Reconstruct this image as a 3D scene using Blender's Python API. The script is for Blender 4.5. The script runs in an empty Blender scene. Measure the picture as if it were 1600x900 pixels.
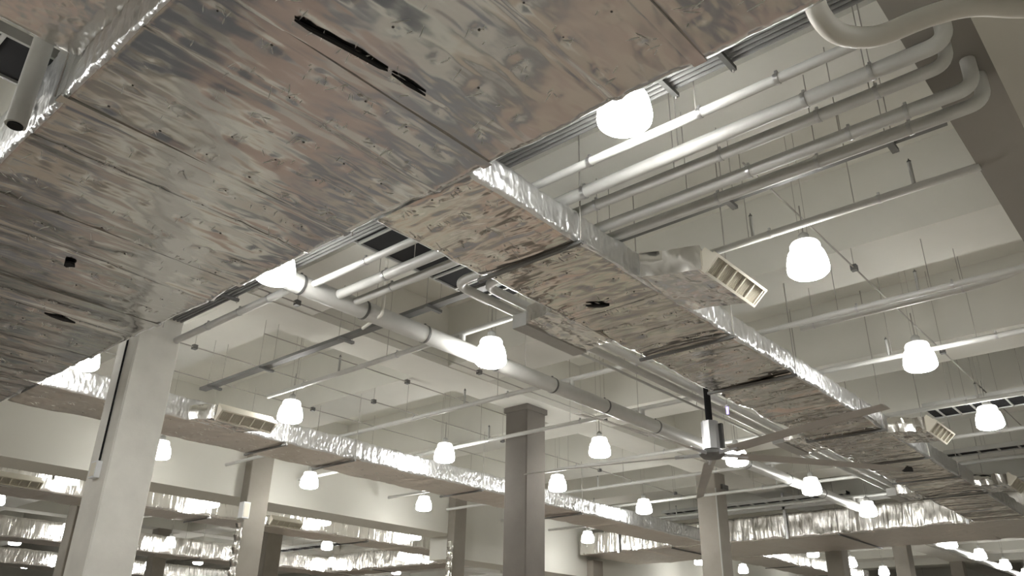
import bpy, bmesh, math, random
import numpy as np
from mathutils import Vector, Matrix

random.seed(7)
RNG = np.random.RandomState(11)
SC = bpy.context.scene
COL = SC.collection
EYE = 1.6                     # heights below are given from eye level; the floor is at -EYE

# ------------------------------------------------------------------ camera
cam_d = bpy.data.cameras.new('camera')
cam = bpy.data.objects.new('camera', cam_d)
COL.objects.link(cam)
F_PX, AZ, PITCH, ROLL = 1256.8, math.radians(48.433), math.radians(25.082), math.radians(1.182)
fwd = Vector((math.sin(AZ) * math.cos(PITCH), math.cos(AZ) * math.cos(PITCH), math.sin(PITCH)))
r0 = Vector((math.cos(AZ), -math.sin(AZ), 0))
u0 = r0.cross(fwd)
rgt = math.cos(ROLL) * r0 + math.sin(ROLL) * u0
upv = -math.sin(ROLL) * r0 + math.cos(ROLL) * u0
m = Matrix((rgt, upv, -fwd)).transposed().to_4x4()
m.translation = Vector((0, 0, EYE))
cam.matrix_world = m
cam_d.sensor_width = 36.0
cam_d.lens = F_PX / 1600 * 36.0
cam_d.clip_start = 0.05
cam_d.clip_end = 300
SC.camera = cam

# ------------------------------------------------------------------ world, exposure
w = bpy.data.worlds.new('world')
SC.world = w
w.use_nodes = True
w.node_tree.nodes['Background'].inputs[0].default_value = (0.8, 0.76, 0.7, 1)
w.node_tree.nodes['Background'].inputs[1].default_value = 0.15
SC.view_settings.view_transform = 'Standard'
SC.view_settings.look = 'None'
SC.view_settings.exposure = 0.0
SC.view_settings.gamma = 1.0
SC.view_settings.use_curve_mapping = False
LAMP_STRENGTH = 24.0


# ------------------------------------------------------------------ materials
def new_mat(name):
    mt = bpy.data.materials.new(name)
    mt.use_nodes = True
    nt = mt.node_tree
    b = nt.nodes['Principled BSDF']
    return mt, nt, b


def node(nt, kind, **kw):
    n = nt.nodes.new(kind)
    for k, v in kw.items():
        if k in n.inputs:
            n.inputs[k].default_value = v
        else:
            setattr(n, k, v)
    return n


def coords(nt, scale=(1, 1, 1), rot=(0, 0, 0)):
    tc = nt.nodes.new('ShaderNodeTexCoord')
    mp = nt.nodes.new('ShaderNodeMapping')
    mp.inputs['Scale'].default_value = scale
    mp.inputs['Rotation'].default_value = rot
    nt.links.new(tc.outputs['Object'], mp.inputs[0])
    return mp.outputs[0]


def mat_plain(name, col, rough=0.6, metal=0.0, var=0.12, vscale=3.0, bump=0.0, bscale=40.0):
    mt, nt, b = new_mat(name)
    v = coords(nt)
    nz = node(nt, 'ShaderNodeTexNoise', Scale=vscale, Detail=5.0)
    nt.links.new(v, nz.inputs['Vector'])
    cr = nt.nodes.new('ShaderNodeValToRGB')
    cr.color_ramp.elements[0].position = 0.3
    cr.color_ramp.elements[1].position = 0.7
    cr.color_ramp.elements[0].color = (*[c * (1 - var) for c in col], 1)
    cr.color_ramp.elements[1].color = (*[min(1, c * (1 + var)) for c in col], 1)
    nt.links.new(nz.outputs['Fac'], cr.inputs[0])
    nt.links.new(cr.outputs[0], b.inputs['Base Color'])
    b.inputs['Roughness'].default_value = rough
    b.inputs['Metallic'].default_value = metal
    if bump:
        n2 = node(nt, 'ShaderNodeTexNoise', Scale=bscale, Detail=4.0)
        nt.links.new(v, n2.inputs['Vector'])
        bp = node(nt, 'ShaderNodeBump', Strength=bump, Distance=0.02)
        nt.links.new(n2.outputs['Fac'], bp.inputs['Height'])
        nt.links.new(bp.outputs[0], b.inputs['Normal'])
    return mt


def mat_foil(name, scale, rough=0.15, wave=0.25, fine=0.05, fscale=9.0, wscale=2.4, col=(0.80, 0.78, 0.745)):
    """aluminium-faced insulation: mirror-like with soft waves and finer crinkles; the scale stretches both"""
    mt, nt, b = new_mat(name)
    v = coords(nt, scale)
    n1 = node(nt, 'ShaderNodeTexNoise', Scale=wscale, Detail=1.2, Roughness=0.45, Distortion=0.25)
    nt.links.new(v, n1.inputs['Vector'])
    n2 = node(nt, 'ShaderNodeTexVoronoi', Scale=fscale)
    n2.feature = 'SMOOTH_F1'
    n2.inputs['Smoothness'].default_value = 0.3
    nt.links.new(v, n2.inputs['Vector'])
    b1 = node(nt, 'ShaderNodeBump', Strength=wave, Distance=0.05)
    nt.links.new(n1.outputs['Fac'], b1.inputs['Height'])
    b2 = node(nt, 'ShaderNodeBump', Strength=fine, Distance=0.02)
    nt.links.new(n2.outputs['Distance'], b2.inputs['Height'])
    nt.links.new(b1.outputs[0], b2.inputs['Normal'])
    nt.links.new(b2.outputs[0], b.inputs['Normal'])
    b.inputs['Base Color'].default_value = (*col, 1)
    b.inputs['Metallic'].default_value = 1.0
    b.inputs['Roughness'].default_value = rough
    return mt


def mat_floor():
    """polished concrete with rugs and timber-coloured display areas laid out in rows"""
    mt, nt, b = new_mat('shop_floor')
    v = coords(nt)
    vo = node(nt, 'ShaderNodeTexVoronoi', Scale=0.45, Randomness=1.0)
    vo.distance = 'CHEBYCHEV'
    nt.links.new(v, vo.inputs['Vector'])
    sep = nt.nodes.new('ShaderNodeSeparateColor')
    nt.links.new(vo.outputs['Color'], sep.inputs[0])
    cr = nt.nodes.new('ShaderNodeValToRGB')
    cr.color_ramp.interpolation = 'CONSTANT'
    tones = [(0.0, (0.46, 0.43, 0.385)), (0.16, (0.12, 0.124, 0.135)), (0.28, (0.40, 0.335, 0.27)), (0.44, (0.20, 0.175, 0.15)),
             (0.55, (0.58, 0.56, 0.50)), (0.68, (0.36, 0.272, 0.232)), (0.80, (0.32, 0.335, 0.28)), (0.92, (0.17, 0.175, 0.195))]
    els = cr.color_ramp.elements
    els[0].color = (*tones[0][1], 1)
    els[1].position, els[1].color = tones[1][0], (*tones[1][1], 1)
    for p, c in tones[2:]:
        e = els.new(p)
        e.color = (*c, 1)
    nt.links.new(sep.outputs[0], cr.inputs[0])
    nt.links.new(cr.outputs[0], b.inputs['Base Color'])
    b.inputs['Roughness'].default_value = 0.6
    return mt


def mat_emit(name, col, strength):
    mt, nt, b = new_mat(name)
    b.inputs['Base Color'].default_value = (0.9, 0.9, 0.9, 1)
    b.inputs['Emission Color'].default_value = (*col, 1)
    b.inputs['Emission Strength'].default_value = strength
    b.inputs['Roughness'].default_value = 0.3
    return mt


M = {
    'ceiling': mat_plain('painted_deck', (0.69, 0.68, 0.62), 0.85, var=0.06, vscale=0.6, bump=0.15, bscale=12),
    'beam': mat_plain('painted_beam', (0.69, 0.68, 0.625), 0.85, var=0.05, vscale=0.8, bump=0.12, bscale=10),
    'girder_dark': mat_plain('taupe_girder_tone', (0.27, 0.25, 0.225), 0.85, var=0.06, vscale=0.8),  # near girder: one even taupe tone, darker than the other beams
    'wall': mat_plain('painted_wall', (0.68, 0.67, 0.615), 0.9, var=0.03, vscale=0.5),
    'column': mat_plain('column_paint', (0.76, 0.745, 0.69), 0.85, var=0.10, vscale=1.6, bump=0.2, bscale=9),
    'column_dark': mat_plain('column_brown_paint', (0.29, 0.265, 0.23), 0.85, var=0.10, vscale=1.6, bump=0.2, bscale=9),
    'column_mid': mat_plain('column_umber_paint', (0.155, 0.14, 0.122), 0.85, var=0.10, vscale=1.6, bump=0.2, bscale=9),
    'pipe': mat_plain('grey_pipe_paint', (0.60, 0.60, 0.575), 0.38, var=0.05, vscale=4),
    'pipe_dull': mat_plain('dull_pipe_paint', (0.44, 0.44, 0.42), 0.5, var=0.06, vscale=4),
    'white_pipe': mat_plain('white_plastic_pipe', (0.84, 0.82, 0.75), 0.45, var=0.04),
    'galv': mat_plain('galvanised_steel', (0.55, 0.55, 0.55), 0.35, 0.9, var=0.15, vscale=20),
    'steel': mat_plain('dark_steel', (0.16, 0.16, 0.155), 0.5, 0.5, var=0.2, vscale=6),
    'tray': mat_plain('grey_tray', (0.21, 0.21, 0.205), 0.5, 0.3, var=0.1),
    'black': mat_plain('black_cable', (0.008, 0.008, 0.009), 0.9, var=0.2),
    'pin': mat_plain('pin_head', (0.06, 0.055, 0.05), 0.6, var=0.2),
    'tear': mat_plain('torn_gap', (0.012, 0.012, 0.012), 0.9, var=0.1),
    'rod': mat_plain('zinc_rod', (0.40, 0.38, 0.35), 0.6, 0.1, var=0.1),
    'grille': mat_plain('cream_grille', (0.74, 0.70, 0.60), 0.5, var=0.03),
    'blade': mat_plain('fan_blade_grey', (0.42, 0.40, 0.37), 0.5, 0.2, var=0.05),
    'motor': mat_plain('motor_casing', (0.62, 0.63, 0.65), 0.35, 0.7, var=0.06),
    'white_box': mat_plain('white_enclosure', (0.78, 0.79, 0.80), 0.5, var=0.02),
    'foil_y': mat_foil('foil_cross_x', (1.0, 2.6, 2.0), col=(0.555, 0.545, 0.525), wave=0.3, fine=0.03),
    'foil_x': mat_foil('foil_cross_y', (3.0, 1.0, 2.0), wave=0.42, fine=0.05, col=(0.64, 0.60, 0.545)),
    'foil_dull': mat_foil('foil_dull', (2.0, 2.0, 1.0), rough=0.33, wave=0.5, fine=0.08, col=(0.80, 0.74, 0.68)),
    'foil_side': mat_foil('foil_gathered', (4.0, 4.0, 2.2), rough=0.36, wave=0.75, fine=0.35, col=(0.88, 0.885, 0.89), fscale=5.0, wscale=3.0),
    'foil_far': mat_foil('foil_gathered_far', (4.0, 4.0, 0.7), rough=0.27, wave=0.9, fine=0.3, fscale=3.0, wscale=2.2),
    'foil_loose': mat_foil('foil_loose', (2.2, 2.2, 1.0), rough=0.2, wave=0.45, fine=0.2, fscale=6.0),
    'foil_crease': mat_plain('foil_crease', (0.92, 0.91, 0.88), 0.3, 0.35, var=0.03),  # near-white and only partly metallic: lamp glints on the creases put into the colour
    'lamp': mat_emit('lamp_glow', (1.0, 0.99, 0.95), LAMP_STRENGTH),
    'lamp_top': mat_emit('lamp_top_glow', (1.0, 0.99, 0.95), LAMP_STRENGTH * 0.12),
    'lens': mat_emit('lens_glow', (1.0, 0.99, 0.95), LAMP_STRENGTH * 3.9),
    'uv': mat_emit('violet_glow', (0.35, 0.25, 1.0), 3.0),
    'floor': mat_floor(),
}


# ------------------------------------------------------------------ mesh helpers
class MB:
    """collects shapes (heights from eye level) and links them as one mesh object"""

    def __init__(self):
        self.v, self.f = [], []

    def add(self, vs, fs):
        n = len(self.v)
        self.v += [tuple(p) for p in vs]
        self.f += [tuple(i + n for i in q) for q in fs]
        return self

    def box(self, x0, x1, y0, y1, z0, z1):
        return self.add([(x0, y0, z0), (x1, y0, z0), (x1, y1, z0), (x0, y1, z0), (x0, y0, z1), (x1, y0, z1), (x1, y1, z1), (x0, y1, z1)],
                        [(3, 2, 1, 0), (4, 5, 6, 7), (0, 1, 5, 4), (1, 2, 6, 5), (2, 3, 7, 6), (3, 0, 4, 7)])

    def prism(self, poly, axis, a0, a1):
        """extrude a polygon given in the two other axes along axis"""
        def pt(p, a):
            return {'x': (a, p[0], p[1]), 'y': (p[0], a, p[1]), 'z': (p[0], p[1], a)}[axis]
        n = len(poly)
        vs = [pt(p, a0) for p in poly] + [pt(p, a1) for p in poly]
        fs = [tuple(range(n))[::-1], tuple(range(n, 2 * n))] + [(i, (i + 1) % n, n + (i + 1) % n, n + i) for i in range(n)]
        if axis == 'y':
            fs = [f[::-1] for f in fs]
        return self.add(vs, fs)

    def tube(self, pts, r, seg=12, cap=True):
        pts = [Vector(p) for p in pts]
        rr = r if isinstance(r, (list, tuple)) else [r] * len(pts)
        t0 = (pts[1] - pts[0]).normalized()
        ref = Vector((0, 0, 1)) if abs(t0.z) < 0.9 else Vector((1, 0, 0))
        nrm = (ref - t0 * ref.dot(t0)).normalized()
        vs, fs = [], []
        for i, p in enumerate(pts):
            if i == 0:
                t = t0
            elif i == len(pts) - 1:
                t = (pts[i] - pts[i - 1]).normalized()
            else:
                t = ((pts[i] - pts[i - 1]).normalized() + (pts[i + 1] - pts[i]).normalized()).normalized()
            nrm = (nrm - t * nrm.dot(t)).normalized()
            bi = t.cross(nrm)
            for k in range(seg):
                a = 2 * math.pi * k / seg
                vs.append(p + (nrm * math.cos(a) + bi * math.sin(a)) * rr[i])
        for i in range(len(pts) - 1):
            for k in range(seg):
                a, b = i * seg + k, i * seg + (k + 1) % seg
                fs.append((a, b, b + seg, a + seg))
        if cap:
            fs.append(tuple(range(seg))[::-1])
            fs.append(tuple(range((len(pts) - 1) * seg, len(pts) * seg)))
        return self.add(vs, fs)

    def lathe(self, prof, c=(0, 0, 0), seg=20):
        vs, fs = [], []
        for r, z in prof:
            for k in range(seg):
                a = 2 * math.pi * k / seg
                vs.append((c[0] + r * math.cos(a), c[1] + r * math.sin(a), c[2] + z))
        for i in range(len(prof) - 1):
            for k in range(seg):
                a, b = i * seg + k, i * seg + (k + 1) % seg
                fs.append((a, b, b + seg, a + seg))
        fs.append(tuple(range(seg))[::-1])
        fs.append(tuple(range((len(prof) - 1) * seg, len(prof) * seg)))
        return self.add(vs, fs)

    def mesh(self, name, mat, off=(0, 0, 0), smooth=True, angle=40):
        me = bpy.data.meshes.new(name)
        v = np.array(self.v, dtype=float)
        v[:, 0] -= off[0]
        v[:, 1] -= off[1]
        v[:, 2] += EYE - off[2]
        me.from_pydata(v.tolist(), [], self.f)
        me.materials.append(mat)
        if smooth:
            me.polygons.foreach_set('use_smooth', [True] * len(me.polygons))
            me.set_sharp_from_angle(angle=math.radians(angle))
        me.update()
        return me

    def build(self, name, mat, parent=None, smooth=True, angle=40):
        off = abs_loc(parent) if parent else (0, 0, 0)
        o = bpy.data.objects.new(name, self.mesh(name, mat, off, smooth, angle))
        COL.objects.link(o)
        if parent:
            o.parent = parent
        return o


def abs_loc(o):
    p = Vector(o.location)
    while o.parent:
        o = o.parent
        p += Vector(o.location)
    return p


def tag(o, label=None, cat=None, group=None, kind=None):
    for k, v in (('label', label), ('category', cat), ('group', group), ('kind', kind)):
        if v:
            o[k] = v
    return o


def thing(name, loc, label, cat, group=None):
    """an Empty at the thing's base (height from eye level) that parents its parts"""
    o = bpy.data.objects.new(name, None)
    o.empty_display_size = 0.1
    o.location = (loc[0], loc[1], loc[2] + EYE)
    COL.objects.link(o)
    return tag(o, label, cat, group)


def inst(name, mesh, parent, loc, rotz=0.0):
    """a part that shares mesh data with its look-alikes; loc in the parent's own space"""
    o = bpy.data.objects.new(name, mesh)
    o.location = loc
    o.rotation_euler = (0, 0, rotz)
    o.parent = parent
    COL.objects.link(o)
    return o


def fillet(pts, rad, n=7):
    """round the inner corners of a polyline"""
    pts = [Vector(p) for p in pts]
    out = [pts[0]]
    for a, b, c in zip(pts, pts[1:], pts[2:]):
        u, v = (a - b), (c - b)
        d = min(rad, u.length * 0.49, v.length * 0.49)
        p, q = b + u.normalized() * d, b + v.normalized() * d
        for i in range(n + 1):
            t = i / n
            out.append(p * (1 - t) ** 2 + b * 2 * t * (1 - t) + q * t * t)
    out.append(pts[-1])
    return out


_tab = RNG.rand(256, 256) * 2 - 1


def vnoise(x, y, seed=0):
    x = np.asarray(x) + seed * 17.31
    y = np.asarray(y) + seed * 9.77
    xi, yi = np.floor(x).astype(int), np.floor(y).astype(int)
    fx, fy = x - xi, y - yi
    fx, fy = fx * fx * (3 - 2 * fx), fy * fy * (3 - 2 * fy)
    g = lambda a, b: _tab[a % 256, b % 256]
    return ((g(xi, yi) * (1 - fx) + g(xi + 1, yi) * fx) * (1 - fy) + (g(xi, yi + 1) * (1 - fx) + g(xi + 1, yi + 1) * fx) * fy)


# ------------------------------------------------------------------ the building
DECK = 6.4
SOFFIT = 5.2
b = MB().box(-14, 62, -14, 62, -EYE - 0.2, -EYE)
tag(b.build('floor', M['floor'], smooth=False), kind='structure')
ceiling = MB().box(-14, 62, -14, 62, DECK, DECK + 0.3).build('ceiling', M['ceiling'], smooth=False)
tag(ceiling, kind='structure')
for nm, q in (('wall_left', (-14, 62, 62, 62.3)), ('wall_front', (62, 62.3, -14, 62)), ('wall_back', (-9.3, -9, -14, 62))):
    tag(MB().box(q[0], q[1], q[2], q[3], -EYE, DECK).build(nm, M['wall'], smooth=False), kind='structure')
tag(MB().box(-14, 62, -14.3, -14, -EYE, DECK).build('wall_right', M['wall'], smooth=False), kind='structure')

# secondary beams (along y) with slightly tapered webs, and the girders (along x) that carry them
BEAM_X = [-1.9, 2.3, 6.47, 10.8, 15.15, 19.4, 23.6, 27.8, 32.0, 36.2, 40.4, 44.6, 48.8]
for c in BEAM_X:
    y0 = 0.97
    poly = [(c - 0.575, SOFFIT), (c + 0.575, SOFFIT), (c + 0.72, DECK + 0.05), (c - 0.66, DECK + 0.05)]
    MB().prism(poly, 'y', y0 - 0.1, 60).build('beam', M['beam'], ceiling, smooth=False)
for y0, y1 in ((10.68, 11.62), (27.3, 28.3), (35.8, 36.7), (44.2, 45.1)):
    MB().box(-8, 60, y0, y1, SOFFIT - 0.02, DECK + 0.05).build('girder', M['beam'], ceiling, smooth=False)
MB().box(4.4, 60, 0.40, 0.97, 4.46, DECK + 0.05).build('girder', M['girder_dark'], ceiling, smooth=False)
# deep downstand between the two halves of the hall, in two lengths of different depth
b = MB().box(-12, 19.3, 19.32, 20.55, 3.8, DECK + 0.02)
tag(b.build('wall_far', M['wall'], smooth=False), kind='structure')
b = MB().box(19.3, 60, 19.32, 20.55, 3.08, DECK + 0.02)
tag(b.build('wall_far', M['wall'], smooth=False), kind='structure')
# bulkhead that closes off the ceiling on the near right
b = MB().box(4.35, 60, -1.6, 0.432, 3.9, DECK + 0.02)
tag(b.build('wall_near', M['beam'], smooth=False), kind='structure')


# ------------------------------------------------------------------ columns
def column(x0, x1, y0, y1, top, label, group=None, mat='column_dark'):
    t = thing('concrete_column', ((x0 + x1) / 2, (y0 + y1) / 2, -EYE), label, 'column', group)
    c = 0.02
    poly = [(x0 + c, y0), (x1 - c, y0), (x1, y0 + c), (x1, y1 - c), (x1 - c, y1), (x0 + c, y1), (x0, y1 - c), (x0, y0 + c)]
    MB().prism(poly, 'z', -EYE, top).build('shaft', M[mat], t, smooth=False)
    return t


GT = SOFFIT - 0.02
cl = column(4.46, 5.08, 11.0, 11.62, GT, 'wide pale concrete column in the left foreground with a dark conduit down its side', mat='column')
MB().tube([(4.445, 11.28, 5.1), (4.445, 11.28, 2.35)], 0.014, 8).build('conduit', M['black'], cl)
jb = MB().box(4.39, 4.46, 11.2, 11.38, 2.14, 2.36).build('junction_box', M['white_box'], cl, smooth=False)
MB().box(4.385, 4.39, 11.22, 11.36, 2.16, 2.34).build('cover_plate', M['grille'], jb, smooth=False)
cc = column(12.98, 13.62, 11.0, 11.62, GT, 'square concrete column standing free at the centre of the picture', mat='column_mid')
MB().box(12.95, 13.65, 10.97, 11.65, 5.06, GT - 0.001).build('cap_plate', M['column_mid'], cc, smooth=False)
cr_ = column(21.38, 22.02, 11.0, 11.62, GT, 'concrete column right behind the ceiling fan with a dark bracket')
MB().box(21.7, 22.05, 10.93, 11.0, 4.72, 4.86).build('bracket', M['steel'], cr_, smooth=False)
MB().tube([(21.36, 10.99, 4.7), (21.36, 10.99, -1.5)], 0.02, 8).build('conduit', M['pipe_dull'], cr_)
c2 = column(11.32, 11.97, 19.0, 19.32, 5.0, 'brown-grey column with a crinkled foil pipe along its left edge')
column(18.87, 19.42, 19.0, 19.32, 5.0, 'thin grey column where the white downstand steps lower')
c26 = column(26.45, 27.1, 19.0, 19.32, 3.7, 'short grey column under the far end of the cross duct')
column(10.45, 11.05, 27.4, 28.0, GT, 'brown column directly behind the wide left foreground column')
column(17.45, 18.1, 27.4, 28.0, GT, 'brown column behind and beside the column with the foil pipe')
column(17.4, 18.0, 36.0, 36.6, GT, 'far slim column below the white lamp row at lower left')
column(30.3, 30.95, 10.9, 11.5, GT, 'dark column hidden above by the silver cross duct, beside the fan column')
column(38.4, 39.1, 11.0, 11.6, GT, 'dark column behind the red-tinted underside of the cross duct')
column(47.2, 47.8, 11.0, 11.6, GT, 'smallest dark column by the far row of lamps at lower right')


# ------------------------------------------------------------------ foil covered ducts
def duct_section(root, axis, a0, a1, w0, w1, z0, z1, mat, seed, du=0.04, dv=0.05, ridges=(), amp=1.0, pins=(0.39, 0.41), side=1.0, mb_pin=None, mb_crease=None):
    """one length of insulated duct between two joints: a closed sleeve that sags between its pins"""
    nu = max(3, int(round((a1 - a0) / du)) + 1)
    u = np.linspace(a0, a1, nu)
    W, H, R = w1 - w0, z1 - z0, 0.035
    ring = []                                                # (w, z, nw, nz, s)
    nb = max(4, int(W / dv))
    for i in range(nb + 1):
        ring.append((w0 + R + (W - 2 * R) * i / nb, z0, 0, -1))
    ring.append((w1 - R * 0.29, z0 + R * 0.29, .7, -.7))
    nh = max(4, int(H / dv))
    for i in range(nh + 1):
        ring.append((w1, z0 + R + (H - 2 * R) * i / nh, 1, 0))
    ring.append((w1 - R * 0.29, z1 - R * 0.29, .7, .7))
    for i in range(7):
        ring.append((w1 - R - (W - 2 * R) * i / 6, z1, 0, 1))
    ring.append((w0 + R * 0.29, z1 - R * 0.29, -.7, .7))
    for i in range(nh + 1):
        ring.append((w0, z1 - R - (H - 2 * R) * i / nh, -1, 0))
    ring.append((w0 + R * 0.29, z0 + R * 0.29, -.7, -.7))
    ring = np.array(ring)
    nr = len(ring)
    s = np.concatenate([[0], np.cumsum(np.hypot(np.diff(ring[:, 0]), np.diff(ring[:, 1])))])
    U, S = np.meshgrid(u, s, indexing='ij')
    Wc, Zc = np.broadcast_to(ring[:, 0], U.shape), np.broadcast_to(ring[:, 1], U.shape)
    bottom = (np.broadcast_to(ring[:, 3], U.shape) < -0.5)
    # underside: long soft folds across the duct, cushions between pins, a dimple at each pin
    def under(U, Wc):
        d = amp * (0.008 * vnoise(U / 0.17, Wc / 0.9, seed) + 0.0016 * vnoise(U / 0.08, Wc / 0.5, seed + 3) + 0.020 * vnoise(U / 0.45, Wc / 1.0, seed + 5))
        pu = ((U / pins[0]) % 1 - 0.5) * pins[0]
        pw = (((Wc - w0 - 0.08) / pins[1]) % 1 - 0.5) * pins[1]
        d = d + amp * (0.005 - 0.012 * np.exp(-(pu ** 2 + pw ** 2) / 0.05 ** 2))
        for rc, ra, rw in ridges:
            d = d + ra * np.exp(-((U - rc) / rw) ** 2)
        return d
    d = under(U, Wc)
    # sides: upright gathers
    e = side * (0.010 * vnoise(U / 0.085, Zc / 0.5, seed + 7) + 0.008 * vnoise(U / 0.05, Zc / 0.2, seed + 8) + 0.012 * vnoise(U / 0.4, Zc / 0.3, seed + 9))
    d = np.where(bottom, d, e)
    edge = np.minimum(1, np.minimum(U - a0, a1 - U) / 0.03)       # taped down at the joints
    d = d * edge + (edge - 1) * 0.004
    wobble = 0.010 * vnoise(U / 0.22, np.zeros_like(U), seed + 11)
    Wn = Wc + d * ring[:, 2] + wobble * (np.abs(ring[:, 2]) > 0.3)
    Zn = Zc + d * ring[:, 3]
    P = np.zeros((nu, nr, 3))
    k = 0 if axis == 'x' else 1
    P[..., k], P[..., 1 - k], P[..., 2] = U, Wn, Zn
    idx = np.arange(nu * nr).reshape(nu, nr)
    A, B = idx[:-1], idx[1:]
    q = np.stack([A, np.roll(A, -1, 1), np.roll(B, -1, 1), B], -1).reshape(-1, 4)
    if axis == 'x':
        q = q[:, ::-1]
    off = abs_loc(root)
    V = P.reshape(-1, 3) - np.array([off.x, off.y, off.z - EYE])
    me = bpy.data.meshes.new('duct_section')
    caps = [tuple(idx[0][::-1]), tuple(idx[-1])]
    me.from_pydata(V.tolist(), [], q.tolist() + [tuple(int(i) for i in c) for c in caps])
    me.materials.append(mat)
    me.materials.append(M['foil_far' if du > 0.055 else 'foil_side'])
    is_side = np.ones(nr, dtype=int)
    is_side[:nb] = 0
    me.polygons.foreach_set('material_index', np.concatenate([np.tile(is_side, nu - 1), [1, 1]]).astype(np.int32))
    me.polygons.foreach_set('use_smooth', [True] * len(me.polygons))
    me.set_sharp_from_angle(angle=math.radians(75))
    if mb_pin is not None:
        k = math.ceil(a0 / pins[0] - 0.5)
        while (k + 0.5) * pins[0] < a1 - 0.06:
            a = (k + 0.5) * pins[0]
            k += 1
            if a < a0 + 0.06:
                continue
            wv = w0 + 0.08 + 0.5 * pins[1]
            while wv < w1 - 0.05:
                dd = float(under(np.array([a]), np.array([wv]))[0])
                z = z0 - dd
                to = (lambda p, q: (p, q)) if axis == 'x' else (lambda p, q: (q, p))
                if random.random() < 0.65:
                    r = random.uniform(0.007, 0.012)
                    pp = [to(a + r * math.cos(i * math.pi / 3), wv + r * math.sin(i * math.pi / 3)) for i in range(6)]
                    mb_pin.add([(*p, z + 0.006) for p in pp] + [(*p, z - 0.005) for p in pp],
                               [(5, 4, 3, 2, 1, 0), (6, 7, 8, 9, 10, 11)] + [(i, (i + 1) % 6, 6 + (i + 1) % 6, 6 + i) for i in range(6)])
                for _ in range(random.choice((1, 2, 3, 5, 6, 8))):          # short pinched creases by the pin
                    ang = random.gauss(0.15, 0.35) if random.random() < 0.6 else random.uniform(0, 3.1)
                    L = random.uniform(0.025, 0.10)
                    ca, sa = math.cos(ang), math.sin(ang)
                    oa, ow = min(a1 - 0.11, max(a0 + 0.11, a + random.gauss(0, 0.06))), min(w1 - 0.11, max(w0 + 0.11, wv + random.gauss(0, 0.09)))
                    hw, hh = 0.006, random.uniform(0.006, 0.011)
                    zz = z0 - float(under(np.array([oa]), np.array([ow]))[0])
                    q = [to(oa - ca * L, ow - sa * L), to(oa + ca * L, ow + sa * L), to(oa - sa * hw, ow + ca * hw), to(oa + sa * hw, ow - ca * hw), to(oa, ow)]
                    mb_crease.add([(*q[0], zz + 0.004), (*q[1], zz + 0.004), (*q[2], zz + 0.002), (*q[3], zz + 0.002), (*q[4], zz - hh)],
                                  [(0, 2, 4), (2, 1, 4), (1, 3, 4), (3, 0, 4), (0, 3, 1, 2)])
                wv += pins[1]
    o = bpy.data.objects.new('duct_section', me)
    o.parent = root
    COL.objects.link(o)
    return o


def finish_pins(root, mb_pin, mb_crease):
    o = mb_pin.build('insulation_pins', M['pin'], root, smooth=False)
    o['kind'] = 'stuff'
    o = mb_crease.build('foil_creases', M['foil_crease'], root, smooth=False)
    o['kind'] = 'stuff'


def strut(root, axis, a, w0, w1, z, top, mat='steel', rods=True, wd=0.045):
    w0, w1 = w0 + 0.02, w1 - 0.01
    if axis == 'x':
        MB().box(a - wd / 2, a + wd / 2, w0 - 0.06, w1 + 0.06, z - 0.05, z - 0.015).build('trapeze_strut', M[mat], root, smooth=False)
        pts = [(a, w0 - 0.04), (a, w1 + 0.04)]
    else:
        MB().box(w0 - 0.06, w1 + 0.06, a - wd / 2, a + wd / 2, z - 0.05, z - 0.015).build('trapeze_strut', M[mat], root, smooth=False)
        pts = [(w0 - 0.04, a), (w1 + 0.04, a)]
    if rods:
        for p in pts:
            MB().tube([(p[0], p[1], z - 0.06), (p[0], p[1], top)], 0.008, 6).build('hanger_rod', M['rod'], root)


def tear(root, pts, z, label):
    n = len(pts)
    MB().add([(x, y, z) for x, y in pts] + [(x, y, z + 0.02) for x, y in pts],
             [tuple(range(n)), tuple(range(n, 2 * n))[::-1]] + [(i, (i + 1) % n, n + (i + 1) % n, n + i) for i in range(n)]).build('torn_patch', M['tear'], root, smooth=False)['label'] = label


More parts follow.
